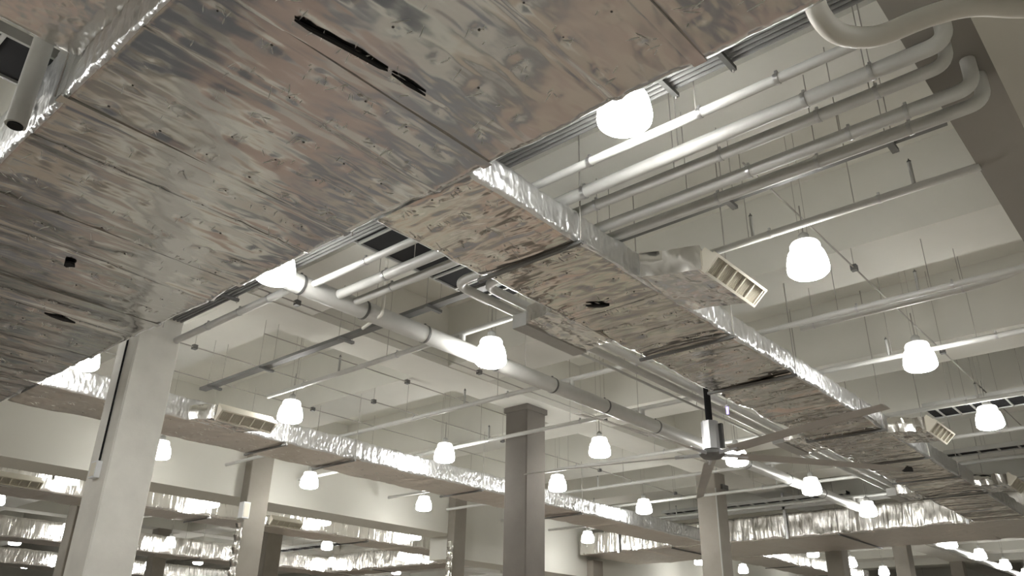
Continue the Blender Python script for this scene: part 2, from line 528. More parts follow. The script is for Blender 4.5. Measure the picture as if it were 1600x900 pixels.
def grille(root, x0, x1, ya, za, yb, zb):
    """angled supply register: (ya, za) is the inner lower edge, (yb, zb) the outer upper edge"""
    o = bpy.data.objects.new('air_grille', None)
    o.parent = root
    o.empty_display_size = 0.1
    base = abs_loc(root)
    o.location = (x0 - base.x, ya - base.y, za + EYE - base.z)
    COL.objects.link(o)
    e = Vector((0, yb - ya, zb - za))
    L = e.length
    e.normalize()
    n = Vector((0, -abs(e.z), -abs(e.y)))
    if yb > ya:
        n = Vector((0, abs(e.z), -abs(e.y)))

    def slab(mb, xa, xb, sa, sb, d0, d1):
        vs = []
        for d in (d0, d1):
            for (x, s) in ((xa, sa), (xb, sa), (xb, sb), (xa, sb)):
                p = Vector((x, ya, za)) + e * s + n * d
                vs.append(p)
        mb.add(vs, [(3, 2, 1, 0), (4, 5, 6, 7), (0, 1, 5, 4), (1, 2, 6, 5), (2, 3, 7, 6), (3, 0, 4, 7)])
    fr = MB()
    bw = 0.028
    slab(fr, x0, x1, 0, bw, -0.06, 0.02)
    slab(fr, x0, x1, L - bw, L, -0.06, 0.02)
    slab(fr, x0, x0 + bw, bw, L - bw, -0.06, 0.02)
    slab(fr, x1 - bw, x1, bw, L - bw, -0.06, 0.02)
    fr.build('grille_frame', M['grille'], o, smooth=False)
    bk = MB()
    slab(bk, x0 + bw, x1 - bw, bw, L - bw, -0.06, -0.05)
    bk.build('back_plate', M['steel'], o, smooth=False)
    nblade = int((x1 - x0) / 0.028)
    bl = MB()
    for i in range(1, nblade):
        x = x0 + bw + (x1 - x0 - 2 * bw) * i / nblade
        wd = 0.02 if i % 8 == 0 else 0.009
        slab(bl, x - wd / 2, x + wd / 2, bw, L - bw, -0.04, 0.014 if i % 8 == 0 else -0.006)
    bl.build('louver_blades', M['grille'], o, smooth=False)
    hs = MB()
    slab(hs, x0 + 0.02, x1 - 0.02, 0.02, L - 0.02, -0.2, -0.06)
    hs.build('register_box', M['grille'], o, smooth=False)


def boot(root, x0, x1, y_in, y_out, z0, z1, skew=0.25, with_grille=True):
    """branch take-off from the duct's side: crumpled sleeve with an arched top, a register at its end"""
    s = 1 if y_out > y_in else -1
    nx, ny = 26, 14
    mb = MB()
    vs, fs = [], []
    for j in range(ny + 1):
        t = j / ny
        y = y_in - s * 0.03 + (y_out - y_in + s * 0.03) * t
        xs = x0 - skew * (1 - t)
        xe = x1 - skew * (1 - t)
        ring = []
        for i in range(nx):
            q = i / nx
            if q < 0.42:
                a = q / 0.42
                p = [xs + (xe - xs) * a, z0 + 0.012 * vnoise(a * 5, t * 3, x0)]
            elif q < 0.5:
                a = (q - 0.42) / 0.08
                p = [xe, z0 + (z1 - z0) * 0.75 * a]
            elif q < 0.92:
                a = (q - 0.5) / 0.42
                p = [xe + (xs - xe) * a, z0 + (z1 - z0) * (0.75 + 0.25 * math.sin(math.pi * min(1, a)) ** 0.5) * (1 - 0.35 * t * t)]
            else:
                a = (q - 0.92) / 0.08
                p = [xs, z0 + (z1 - z0) * 0.75 * (1 - a)]
            jit = 0.022 * vnoise(q * 18, t * 9, x0 + 2) if j not in (0, ny) else 0
            ring.append((p[0] + jit, y + jit * 0.5, p[1] + jit))
        vs += ring
    for j in range(ny):
        for i in range(nx):
            a, b2 = j * nx + i, j * nx + (i + 1) % nx
            f4 = (a, b2, b2 + nx, a + nx)
            fs.append(f4 if s < 0 else f4[::-1])
    fs.append(tuple(range(nx))[::s])
    fs.append(tuple(range(ny * nx, (ny + 1) * nx))[::-s])
    mb.add(vs, fs)
    mb.build('branch_collar', M['foil_loose'], root, angle=70)
    if with_grille:
        grille(root, x0 + 0.02, x1 + 0.05, y_out + s * 0.01, z0 - 0.03, y_out + s * 0.19, z0 + 0.14)
    else:
        mbx = MB().box(x0, x1, y_out, y_out + 0.22, z0 - 0.02, z0 + 0.16)
        mbx.build('register_box', M['pipe_dull'], root, smooth=False)


# big duct overhead, running away to the left
D1 = thing('air_duct', (2.76, 0.0, 3.8), 'huge foil-wrapped air duct overhead filling the upper left', 'duct')
cuts = [-1.5, 0.0, 1.95, 3.95, 5.82, 7.7, 9.6, 11.5, 13.4, 15.6]
pn, cs = MB(), MB()
for i, (a, c) in enumerate(zip(cuts, cuts[1:])):
    mid = (a + c) / 2
    duct_section(D1, 'y', a, c, 1.4, 4.12, 3.8, 4.5, M['foil_y'], i + 1, ridges=[(mid - 0.35, 0.016, 0.035), (mid - 0.27, -0.012, 0.03)], mb_pin=pn, mb_crease=cs)
finish_pins(D1, pn, cs)
for a in cuts[2:-1]:
    MB().box(1.38, 4.12, a - 0.05, a + 0.05, 3.788, 3.81).build('joint_strap', M['foil_y'], D1, smooth=False)
tear(D1, [(2.04, 3.75), (2.3, 3.70), (2.6, 3.665), (2.76, 3.66), (2.7, 3.685), (2.4, 3.722), (2.15, 3.757)], 3.765, 'long black slit where the foil has come open')
tear(D1, [(2.80, 3.665), (2.98, 3.645), (3.12, 3.655), (2.95, 3.675)], 3.765, 'short black slit in line with the long one')
tear(D1, [(3.0, 10.27), (3.12, 10.24), (3.26, 10.24), (3.38, 10.30), (3.25, 10.345), (3.1, 10.32)], 3.765, 'black hole torn in the foil')
tear(D1, [(2.57, 8.62), (2.61, 8.575), (2.66, 8.59), (2.69, 8.65), (2.655, 8.68), (2.63, 8.73), (2.595, 8.70)], 3.765, 'small black hole in the foil')
for a in (5.82, 9.6, 13.4):
    for x in (1.36, 4.17):
        MB().tube([(x, a, 3.79), (x, a, SOFFIT if a > 10.6 and a < 11.7 else DECK)], 0.006, 6).build('hanger_rod', M['rod'], D1)
# side branch of the big duct on its far left
br = duct_section(D1, 'x', -3.0, 1.4, 2.3, 5.74, 4.14, 4.75, M['foil_loose'], 31, amp=0.6, du=0.06)
br.name = 'branch_collar'

# duct that tees off to the right and runs into the distance
D2 = thing('air_duct', (14.9, 4.8, 3.8), 'long straight foil duct running from the big duct to the far right', 'duct')
cuts2 = [4.13, 5.65, 7.25, 8.85, 10.72, 12.5, 14.37, 16.9, 19.0, 21.2, 23.4, 25.55]
pn, cs = MB(), MB()
for i, (a, c) in enumerate(zip(cuts2, cuts2[1:])):
    duct_section(D2, 'x', a, c, 4.14, 5.45, 3.8, 4.11, M['foil_x'], 40 + i, du=0.032 if i < 5 else 0.045, pins=(0.40, 0.33), amp=1.2, mb_pin=pn if a < 16 else None, mb_crease=cs)
finish_pins(D2, pn, cs)
for a in (5.65, 8.85, 10.72, 14.37, 16.9, 19.0, 21.2):
    strut(D2, 'x', a, 4.14, 5.45, 3.8, DECK, mat='tray')
boot(D2, 6.98, 8.1, 4.14, 3.53, 3.8, 4.2)
boot(D2, 14.9, 15.95, 4.14, 3.6, 3.8, 4.12)
boot(D2, 20.6, 21.6, 4.14, 3.55, 3.8, 4.12)
boot(D2, 6.95, 8.2, 5.45, 5.92, 3.8, 4.1, skew=0.1, with_grille=False)
boot(D2, 14.2, 15.35, 5.45, 5.85, 3.8, 4.1, skew=0.1, with_grille=False)
boot(D2, 20.4, 21.4, 5.45, 5.85, 3.8, 4.1, skew=0.1, with_grille=False)
tear(D2, [(17.45, 4.7), (17.6, 4.66), (17.95, 4.74), (17.9, 4.9), (17.6, 4.92)], 3.765, 'black hole torn in the foil')
tear(D2, [(6.93, 5.0), (6.97, 4.92), (7.03, 4.84), (7.09, 4.78), (7.08, 4.87), (7.02, 4.95)], 3.765, 'small dark rip in the foil')

# duct on the left, parallel to the last
D3 = thing('air_duct', (13.0, 14.0, 3.8), 'long foil duct in front of the white downstand, left of the central column', 'duct')
cuts3 = [4.14, 6.2, 8.65, 10.5, 12.3, 14.2, 16.2, 18.2, 20.2, 22.3, 25.4]
pn, cs = MB(), MB()
for i, (a, c) in enumerate(zip(cuts3, cuts3[1:])):
    duct_section(D3, 'x', a, c, 13.42, 14.8, 3.8, 4.2, M['foil_dull'], 60 + i, du=0.05, side=1.2, mb_pin=pn if a < 12 else None, mb_crease=cs)
finish_pins(D3, pn, cs)
for a in (8.65, 10.32, 14.2, 18.2):
    strut(D3, 'x', a, 13.42, 14.8, 3.8, SOFFIT, mat='tray')
boot(D3, 6.85, 7.95, 13.42, 12.98, 3.8, 4.15)

# cross duct at the far end
D4 = thing('air_duct', (27.5, 10.0, 3.8), 'tall silver cross duct at the far end behind the fan', 'duct')
cuts4 = [-4.0, 0.5, 3.0, 5.6, 8.2, 10.8, 13.4, 16.2, 19.0]
for i, (a, c) in enumerate(zip(cuts4, cuts4[1:])):
    duct_section(D4, 'y', a, c, 25.6, 29.4, 3.8, 4.56, M['foil_dull'], 80 + i, du=0.06, dv=0.07, side=1.3)
for a in (5.6, 10.8, 13.4, 17.2):
    MB().box(25.5, 25.56, a - 0.04, a + 0.04, 3.75, SOFFIT).build('hanger_post', M['galv'], D4, smooth=False)
MB().box(25.5, 25.58, 2.0, 18.6, 4.66, 4.75).build('support_rail', M['pipe'], D4, smooth=False)

# ducts of the hall behind the white downstand
D5 = thing('air_duct', (13.0, 23.6, 3.8), 'silver duct seen just under the white downstand', 'duct')
for i, (a, c) in enumerate(zip([2, 5, 8, 11, 14, 17, 20.3], [5, 8, 11, 14, 17, 20.3, 23.0])):
    duct_section(D5, 'x', a, c, 22.85, 24.3, 3.8, 4.3, M['foil_dull'], 100 + i, du=0.07, dv=0.08, side=1.4)
boot(D5, 6.4, 7.55, 22.85, 22.55, 3.8, 4.1)
boot(D5, 14.3, 15.4, 22.85, 22.55, 3.8, 4.1)
D6 = thing('air_duct', (15, 33.8, 3.8), 'distant silver duct at the lower left edge', 'duct')
for i, (a, c) in enumerate(zip([6, 10, 14, 18, 22], [10, 14, 18, 22, 26])):
    duct_section(D6, 'x', a, c, 33.1, 34.6, 3.8, 4.5, M['foil_dull'], 110 + i, du=0.09, dv=0.1, side=1.5)
D7 = thing('air_duct', (24, 27, 3.8), 'distant silver cross duct between the two lower middle columns', 'duct')
for i, (a, c) in enumerate(zip([20.8, 24.5, 27.5, 30.0], [24.5, 27.5, 30.0, 32.9])):
    duct_section(D7, 'y', a, c, 24.65, 26.2, 3.8, 4.6, M['foil_dull'], 120 + i, du=0.08, dv=0.09, side=1.5)
D8 = thing('air_duct', (36, 14.3, 3.8), 'narrow silver duct beyond the cross duct, beneath the fan column', 'duct')
for i, (a, c) in enumerate(zip([29.5, 33, 37], [33, 37, 41])):
    duct_section(D8, 'x', a, c, 13.6, 15.0, 3.8, 4.3, M['foil_dull'], 130 + i, du=0.09, dv=0.1, side=1.4)
D9 = thing('air_duct', (14, 45.0, 3.8), 'farthest silver duct along the bottom left', 'duct')
for i, (a, c) in enumerate(zip([8, 13, 18, 23], [13, 18, 23, 28])):
    duct_section(D9, 'x', a, c, 43.2, 45.0, 3.8, 4.5, M['foil_dull'], 140 + i, du=0.11, dv=0.12, side=1.5)
D10 = thing('air_duct', (49.6, 8.0, 3.8), 'farthest foil duct along the bottom right behind the dark columns', 'duct')
for i, (a, c) in enumerate(zip([1, 5, 9, 14], [5, 9, 14, 19])):
    duct_section(D10, 'y', a, c, 48.3, 51.0, 3.5, 4.3, M['foil_dull'], 150 + i, du=0.12, dv=0.12, side=1.5)


for dd, ax, aa, w0, w1, zz in ((D5, 'x', (6.5, 12.5, 18.5), 22.85, 24.3, 3.8), (D6, 'x', (10.0, 18.0), 33.1, 34.6, 3.8), (D7, 'y', (24.5, 30.0), 24.65, 26.2, 3.8),
                               (D8, 'x', (33.0, 37.0), 13.6, 15.0, 3.8), (D9, 'x', (13.0, 23.0), 43.2, 45.0, 3.8), (D10, 'y', (5.0, 14.0), 48.3, 51.0, 3.5), (D4, 'y', (3.0, 9.2, 15.0), 25.6, 29.4, 3.8)):
    for a in aa:
        strut(dd, ax, a, w0, w1, zz, DECK, mat='tray')


# ------------------------------------------------------------------ pipes
ring_cache = {}


def coupling_mesh(r, axis, mat):
    k = (round(r, 3), axis, mat)
    if k not in ring_cache:
        p = {'x': ((-0.018, 0, 0), (0.018, 0, 0)), 'y': ((0, -0.018, 0), (0, 0.018, 0)), 'z': ((0, 0, -0.018), (0, 0, 0.018))}[axis]
        mb = MB().tube(p, r * 1.03 + 0.004, 18)
        mb.box(-0.012, 0.012, -0.012, 0.012, r, r + 0.035)
        ring_cache[k] = mb.mesh('pipe_clamp', M[mat], (0, 0, EYE))
    return ring_cache[k]


def pipe(name, pts, r, label, mat='pipe', rad=0.25, clamps=(), axis='y', rods=(), rod_top=None, clamp_mat='galv', seg=14, group=None, cat='pipe', stubs=()):
    p0 = pts[0]
    t = thing(name, p0, label, cat, group)
    MB().tube(fillet(pts, rad) if len(pts) > 2 else pts, r, seg).build('pipe_run', M[mat], t, angle=60)
    for c in clamps:
        inst('pipe_clamp', coupling_mesh(r, axis, clamp_mat), t, (c[0] - p0[0], c[1] - p0[1], c[2] - p0[2]))
    for c in rods:
        MB().tube([(c[0], c[1], c[2] + r), (c[0], c[1], rod_top if rod_top else beam_height(c[0], c[1]))], 0.005, 6).build('hanger_rod', M['rod'], t)
    for c in stubs:
        MB().tube([(c[0], c[1], c[2] + r * 0.8), (c[0], c[1], c[2] + r + 0.26)], 0.02, 8).build('sprinkler_stub', M['pipe_dull'], t)
        MB().lathe([(0.010, 0), (0.022, 0.008), (0.022, 0.014), (0.008, 0.03), (0.005, 0.045)], (c[0], c[1], c[2] + r + 0.26), 8).build('sprinkler_head', M['steel'], t)
    return t


def beam_height(x, y):
    for y0, y1 in ((10.68, 11.62), (27.3, 28.3)):
        if y0 <= y <= y1:
            return SOFFIT
    for c in BEAM_X:
        if abs(x - c) < 0.6:
            return SOFFIT
    return DECK


# group of service pipes on the upper right that turn up at the bulkhead
def ys(x, z, lst):
    return [(x, y, z) for y in lst]


pipe('service_pipe', [(5.10, 0.98, 4.2), (5.10, 7.78, 4.2)], 0.042, 'thin grey pipe nearest the big duct, topmost of the pipe group', clamps=ys(5.10, 4.2, (1.79, 2.47, 3.6, 6.8)), rods=ys(5.1, 4.2, (2.5, 5.9)))
pipe('service_pipe', [(5.49, 0.66, 4.46), (5.49, 0.66, 4.2), (5.49, 7.78, 4.2)], 0.062, 'thick grey pipe bending up highest at the bulkhead, second of the pipe group', rad=0.2,
     clamps=ys(5.49, 4.2, (1.2, 1.73, 3.95, 6.9)), rods=ys(5.49, 4.2, (1.2, 2.9, 6.4)))
pipe('service_pipe', [(5.76, 0.72, 4.46), (5.76, 0.72, 4.2), (5.76, 7.78, 4.2)], 0.052, 'grey pipe bending up at the bulkhead, third of the pipe group', rad=0.2,
     clamps=ys(5.76, 4.2, (1.25, 1.73, 2.63, 4.0, 7.1)), rods=ys(5.76, 4.2, (1.3, 3.1)))
pipe('service_pipe', [(6.17, 0.64, 4.46), (6.17, 0.64, 4.2), (6.17, 6.42, 4.2), (22.2, 6.42, 4.2)], 0.058, 'grey pipe that turns at right angles to run beside the long straight duct', rad=0.25,
     clamps=ys(6.17, 4.2, (1.15, 1.62, 2.55)) + [(x, 6.42, 4.2) for x in (10.2, 13.2, 17.5)], rods=ys(6.17, 4.2, (1.7, 3.2)))
pipe('service_pipe', [(6.42, 0.62, 4.46), (6.42, 0.62, 4.2), (6.42, 6.17, 4.2), (22.2, 6.17, 4.2)], 0.058, 'grey pipe tucked between its twin and the long straight duct', rad=0.25,
     clamps=ys(6.42, 4.2, (1.2, 2.0, 3.0)), rods=ys(6.42, 4.2, (2.0,)))
pipe('support_rail', [(8.9, 6.60, 4.16), (17.6, 6.60, 4.16)], 0.022, 'thin metal rail along the outer pipe beside the long straight duct', mat='pipe', cat='rail', rods=[(x, 6.6, 4.16) for x in (9.2, 12.4, 15.5)], seg=8)

# continuation beyond the sprinkler main
pipe('service_pipe', [(5.0, 8.05, 4.2), (5.0, 10.97, 4.2)], 0.05, 'grey pipe ending at the wide left foreground column', clamps=[(5.0, y, 4.2) for y in (8.6, 9.3, 10.1)])

# big sprinkler main crossing the middle
mx = [5.0, 6.0, 7.1, 8.6, 10.0, 11.5, 13.2, 15.0, 17.0, 19.2, 21.3]
pipe('sprinkler_main', [(4.2, 7.93, 4.2), (24.15, 7.93, 4.2), (24.15, 7.93, 4.55)], 0.125, 'thick white-grey sprinkler main crossing the middle of the ceiling', rad=0.2, axis='x', seg=24,
     clamps=[(x, 7.93, 4.2) for x in mx], clamp_mat='steel', rods=[(x, 7.93, 4.2) for x in (6.2, 9.3, 12.6, 16.1, 19.6)])
pipe('sprinkler_main', [(31.0, 8.2, 4.2), (46.5, 8.2, 4.2)], 0.125, 'far sprinkler main along the distant lamp row at lower right', axis='x', seg=14)

# sprinkler branches, each one straight across the hall
branches = [(7.86, 'sprinkler branch pipe passing just above the nearest bell lamp', (3.3, 1.55, 10.9), [0.95, 13.0]),
            (10.54, 'second sprinkler branch pipe from the near side', (2.3, 10.5), [0.4, 18.9]),
            (12.75, 'third sprinkler branch pipe, below the crook of the fan', (3.4, 11.9), [0.4, 18.9]),
            (15.95, 'fourth sprinkler branch pipe, near the dark ladder on the right', (2.9, 13.5), [0.4, 18.9]),
            (18.4, 'fifth sprinkler branch pipe in the hall', (9.5, 13.0), [0.4, 18.9]),
            (21.0, 'sixth sprinkler branch pipe near the far cross duct', (9.0, 15.0), [0.4, 18.9]),
            (23.6, 'last sprinkler branch pipe before the far cross duct', (8.8, 13.6), [0.4, 18.9])]
for i, (x, lab, st, (ya, yb)) in enumerate(branches):
    cl_y = [y for y in (1.9, 3.1, 6.6, 9.4, 11.9, 14.6, 17.0) if ya < y < yb]
    t = pipe('sprinkler_branch', [(x, ya, 4.45), (x, yb, 4.45)], 0.042, lab, clamps=[(x, y, 4.45) for y in cl_y],
             rods=[(x, y + 0.25, 4.45) for y in cl_y[:5]], stubs=[(x, y, 4.45) for y in st])
    MB().tube([(x, 7.93, 4.3), (x, 7.93, 4.45)], 0.045, 10).build('riser', M['pipe'], t)

# twin of the second branch with a swan neck
pipe('sprinkler_branch', [(11.35, 0.7, 4.6), (11.15, 1.0, 4.75), (11.1, 1.6, 4.6), (11.1, 4.1, 4.6)], 0.05, 'curved pipe running over the second right-hand lamp to the frame edge', rad=0.5,
     clamps=[(11.1, y, 4.6) for y in (1.9, 3.9)], rods=[(11.1, 1.9, 4.6), (11.1, 3.9, 4.6)])

# white swept pipe in the top right corner
pipe('curved_pipe', [(4.27, 1.22, 4.5), (4.27, 1.17, 3.86), (4.40, 1.12, 3.76), (4.62, 0.96, 3.78), (4.66, 0.62, 3.81), (4.72, 0.38, 3.8), (4.94, 0.15, 3.79), (5.1, -0.1, 3.79)], 0.07,
     'fat cream pipe snaking in an S at the top right corner', mat='white_pipe', rad=0.2, seg=20, clamps=[])

# drop pipe on the far left
t = thing('drop_pipe', (1.24, 6.12, 3.6), 'upright grey pipe at the upper left edge with a dark open end', 'pipe')
MB().tube([(1.24, 6.12, 3.6), (1.24, 6.12, 6.38)], 0.075, 18).build('pipe_run', M['pipe'], t)
MB().tube([(1.24, 6.12, 3.585), (1.24, 6.12, 3.62)], 0.055, 14).build('pipe_mouth', M['black'], t)

# white elbow conduit over the main
pipe('elbow_conduit', [(6.18, 7.76, 5.2), (6.18, 7.76, 4.15), (6.18, 8.15, 4.05)], 0.022, 'thin white elbow conduit passing in front of the sprinkler main', mat='white_pipe', rad=0.05, seg=10)

# thin conduits along the edge of the big duct
for k in range(5):
    x = 4.76 + 0.055 * k
    o = MB().tube([(x, 0.98, 4.47), (x, 10.9, 4.47)], 0.019, 8).build('thin_conduit', M['tray'])
    words = ['nearest the duct', 'second from the duct', 'in the middle of the bundle', 'second from the pipes', 'nearest the pipes']
    tag(o, 'thin steel conduit beside the big duct, ' + words[k], 'conduit', 'thin conduits along the big duct')
for y, lab in ((2.10, 'dark steel hanger bar holding the thin conduits, by the hot lamp beyond'), (2.63, 'dark conduit hanger bar behind the nearest lamp'), (8.35, 'conduit hanger bar close to the sprinkler main'), (9.45, 'conduit hanger bar by the wide left column')):
    t = thing('conduit_hanger', (4.88, y, 4.41), lab, 'hanger')
    MB().box(4.70, 5.04, y - 0.022, y + 0.022, 4.405, 4.445).build('strut_bar', M['steel'], t, smooth=False)
    for x in (4.72, 5.02):
        MB().tube([(x, y, 4.38), (x, y, 6.4)], 0.008, 6).build('hanger_rod', M['rod'], t)
for k in range(6):
    x = 4.76 + 0.042 * k
    pts = [(x, 8.0, 4.58), (x + 0.02, 9.0, 4.52), (x, 10.0, 4.55), (x + 0.015, 10.9, 4.52)]
    o = MB().tube(fillet(pts, 0.4, 4), 0.02, 7).build('black_cable', M['black'])
    tag(o, 'black cable in the bundle above the conduits by the wide left column', 'cable', 'black cables above the conduits')

# grey cable tray crossing from the bulkhead to the left column
t = thing('cable_tray', (6.76, 7.0, 4.36), 'long dark cable tray running straight across under the ceiling beams', 'tray')
MB().prism([(6.70, 4.36), (6.83, 4.36), (6.83, 4.41), (6.822, 4.41), (6.822, 4.368), (6.708, 4.368), (6.708, 4.41), (6.70, 4.41)], 'y', 0.98, 13.4).build('channel', M['tray'], t, smooth=False)
for y in (1.45, 3.05, 4.6, 7.42, 9.3, 11.4, 13.0):
    MB().box(6.62, 6.91, y - 0.03, y + 0.03, 4.32, 4.359).build('support_bracket', M['tray'], t, smooth=False)
    for x in (6.64, 6.89):
        MB().tube([(x, y, 4.31), (x, y, beam_height(x, y))], 0.0045, 6).build('hanger_rod', M['rod'], t)


# black cable ladders
def ladder(label, axis, a0, a1, w0, w1, z, step=0.35, n_cable=8):
    c = ((a0 + a1) / 2, (w0 + w1) / 2) if axis == 'x' else ((w0 + w1) / 2, (a0 + a1) / 2)
    t = thing('cable_ladder', (c[0], c[1], z), label, 'cable ladder')

    def bx(p0, p1, q0, q1, za, zb, nm, mt):
        mb = MB().box(p0, p1, q0, q1, za, zb) if axis == 'x' else MB().box(q0, q1, p0, p1, za, zb)
        return mb.build(nm, M[mt], t, smooth=False)
    bx(a0, a1, w0 + 0.03, w1 - 0.03, z + 0.026, z + 0.04, 'cable_mat', 'black')
    bx(a0, a1, w0, w0 + 0.03, z, z + 0.1, 'side_rail', 'pipe_dull')
    bx(a0, a1, w1 - 0.03, w1, z, z + 0.1, 'side_rail', 'pipe_dull')
    for a in (a0 + 0.25 * (a1 - a0), a0 + 0.8 * (a1 - a0)):
        for q in (w0 + 0.015, w1 - 0.015):
            x, y = (a, q) if axis == 'x' else (q, a)
            MB().tube([(x, y, z), (x, y, beam_height(x, y))], 0.0045, 6).build('hanger_rod', M['rod'], t)
    a = a0 + 0.1
    while a < a1:
        bx(a, a + 0.035, w0 + 0.03, w1 - 0.03, z, z + 0.025, 'rung', 'pipe_dull')
        a += step
    for k in range(n_cable):
        q = w0 + 0.05 + (w1 - w0 - 0.1) * (k + 0.5) / n_cable
        p = [(a0, q, z + 0.062), (a1, q, z + 0.062)] if axis == 'x' else [(q, a0, z + 0.062), (q, a1, z + 0.062)]
        MB().tube(p, (w1 - w0 - 0.1) / n_cable / 2, 7).build('cable', M['black'], t)


ladder('black cable ladder crossing between the big duct and the service pipes', 'x', -2.0, 7.6, 6.56, 7.2, 4.62, step=0.42)
ladder('black slatted cable ladder above the second duct grille on the right', 'y', 0.98, 3.98, 16.5, 17.4, 4.62, step=0.3)
ladder('narrow black cable ladder near the far right lamp', 'y', 0.6, 4.6, 20.1, 20.5, 4.5, step=0.4, n_cable=4)
ladder('distant black cable ladder among the lower middle lamps', 'y', 24.6, 33.0, 21.2, 21.8, 4.4, step=0.8, n_cable=4)
ladder('dark cable ladder over the silver cross duct', 'y', 8.6, 15.0, 25.0, 25.4, 4.85, step=0.5, n_cable=4)


# ------------------------------------------------------------------ lamps
LAMP_PROF = [(0.06, -0.205), (0.13, -0.20), (0.19, -0.185), (0.222, -0.155), (0.229, -0.11), (0.225, -0.05), (0.213, 0.02), (0.194, 0.08), (0.170, 0.125), (0.168, 0.175), (0.150, 0.205), (0.10, 0.213), (0.05, 0.215)]
shade_me = MB().lathe(LAMP_PROF[4:8], seg=24).mesh('lamp_shade', M['lamp'], (0, 0, EYE))
top_me = MB().lathe(LAMP_PROF[7:], seg=24).mesh('lamp_top', M['lamp_top'], (0, 0, EYE))
lens_me = MB().lathe(LAMP_PROF[:5], seg=24).mesh('lamp_lens', M['lens'], (0, 0, EYE))
cap_me = MB().lathe([(0.05, 0.215), (0.062, 0.22), (0.062, 0.31), (0.045, 0.33), (0.015, 0.35)], seg=14).mesh('lamp_cap', M['pipe_dull'], (0, 0, EYE))
stem_me = MB().tube([(0, 0, 0.35), (0, 0, 0.7)], 0.009, 8).mesh('stem', M['rod'], (0, 0, EYE))
wire_me = {}


def lamp(x, y, label, z=4.2, group='bell lamps in rows under the ceiling'):
    t = thing('pendant_lamp', (x, y, z), label, 'lamp', group)
    inst('lamp_shade', shade_me, t, (0, 0, 0))
    inst('lamp_lens', lens_me, t, (0, 0, 0))
    inst('lamp_top', top_me, t, (0, 0, 0))
    inst('lamp_cap', cap_me, t, (0, 0, 0))
    inst('stem', stem_me, t, (0, 0, 0))
    top = beam_height(x, y) - z
    k = round(top, 2)
    if k not in wire_me:
        wire_me[k] = MB().tube([(0, 0, 0.33), (0, 0, top)], 0.003, 5).mesh('suspension_wire', M['rod'], (0, 0, EYE))
    inst('suspension_wire', wire_me[k], t, (-0.05, 0.03, 0))
    inst('suspension_wire', wire_me[k], t, (0.05, -0.03, 0))
    return t


LX = lambda k: 4.2 + 4.03 * k
LY = lambda m_: 2.86 + 4.95 * m_
lamp(4.62, 2.90, 'largest glowing bell lamp, half tucked under the big duct edge')
lamp(LX(1), LY(0), 'large bell lamp hanging below the first grille on the right')
lamp(LX(2), LY(0), 'bell lamp on the right, third largest, over the long duct')
lamp(LX(3), LY(0), 'bell lamp nearest the right edge of the picture')
lamp(4.40, 7.53, 'bell lamp mostly hidden by the big duct where the sprinkler main starts', 4.1)
lamp(LX(1) * 0.979, 7.53, 'bell lamp glowing right against the thick sprinkler main', 4.11)
lamp(LX(3) * 0.964, 7.53, 'bell lamp crossed by a ceiling fan blade', 4.05)
lamp(LX(4) * 0.964, 7.53, 'bell lamp just past the fan blades on the sprinkler main', 4.05)
lamp(24.3 * 0.964, 7.53, 'bell lamp shining on the silver cross duct', 4.05)
lamp(LX(7), LY(1), 'first of the four far lamps strung along the pipe at lower right')
lamp(LX(8), LY(1), 'second of the four far lamps strung along the pipe at lower right')
lamp(LX(9), LY(1), 'third of the four far lamps strung along the pipe at lower right')
lamp(LX(10), LY(1), 'last of the four far lamps strung along the pipe at lower right')
lamp(LX(0) + 0.25, LY(2), 'small bell lamp peeping from the big duct edge left of the wide column')
lamp(LX(1), LY(2), 'bell lamp above the grille of the left duct')
lamp(LX(2), LY(2), 'bell lamp left of the central column, above the left duct')
lamp(13.9, 9.75, 'bell lamp between the central column and the fan')
lamp(LX(3), LY(2), 'bell lamp directly right of the central column')
lamp(LX(4), LY(2), 'bell lamp above the joint of left duct and cross duct')
lamp(LX(7), LY(2), 'small lamp beneath the cross duct beside the fan column')
lamp(LX(8), LY(2), 'tiny lamp between the two dark columns under the cross duct')
lamp(LX(1), LY(3), 'bell lamp touching the right side of the wide left column')
lamp(LX(2), LY(3), 'bell lamp against the white downstand, left one of the pair')
lamp(LX(3), LY(3), 'bell lamp against the white downstand, right one of the pair')
lamp(LX(5), LY(3), 'bell lamp in front of the pale duct end right of the central column')
lamp(LX(7), LY(3), 'small lamp low between the fan column and the pale duct end')
lamp(LX(1), 22.45, 'bell lamp on the far left beneath the white downstand')
lamp(LX(2), 22.45, 'bell lamp between the wide left column and the column with foil pipe')
lamp(LX(3), 22.45, 'bell lamp under the downstand right of the column with foil pipe')
lamp(LX(4), 22.45, 'bell lamp under the downstand next to the thin grey column')
lamp(LX(1), LY(5), 'lamp cut by the left edge of the picture')
lamp(LX(4), LY(5), 'small lamp midway between the two brown-grey columns, upper one')
lamp(LX(5), LY(5), 'small lamp against the distant cross duct by the thin grey column')
lamp(LX(2), LY(6), 'small lamp left of the wide column above the lower silver duct')
lamp(LX(3), LY(6), 'small lamp right of the wide column, low down')
lamp(LX(4), LY(6), 'small lamp between the column with foil pipe and the brown column, upper one')
lamp(LX(5), LY(6), 'small lamp midway between the two brown-grey columns, lower one')
lamp(LX(2), LY(7), 'tiny lamp at the far lower left edge')
lamp(LX(4), LY(7), 'tiny lamp in the gap left of the column with foil pipe')
lamp(LX(5), LY(7), 'tiny lamp beside the brown column, lowest of the two')
lamp(LX(3), LY(8), 'tiny lamp in the bottom left corner next to the brown column')
lamp(LX(4), LY(8), 'tiny lamp at the foot of the far slim column')
lamp(LX(3), LY(9), 'faintest tiny lamp at the bottom left edge')
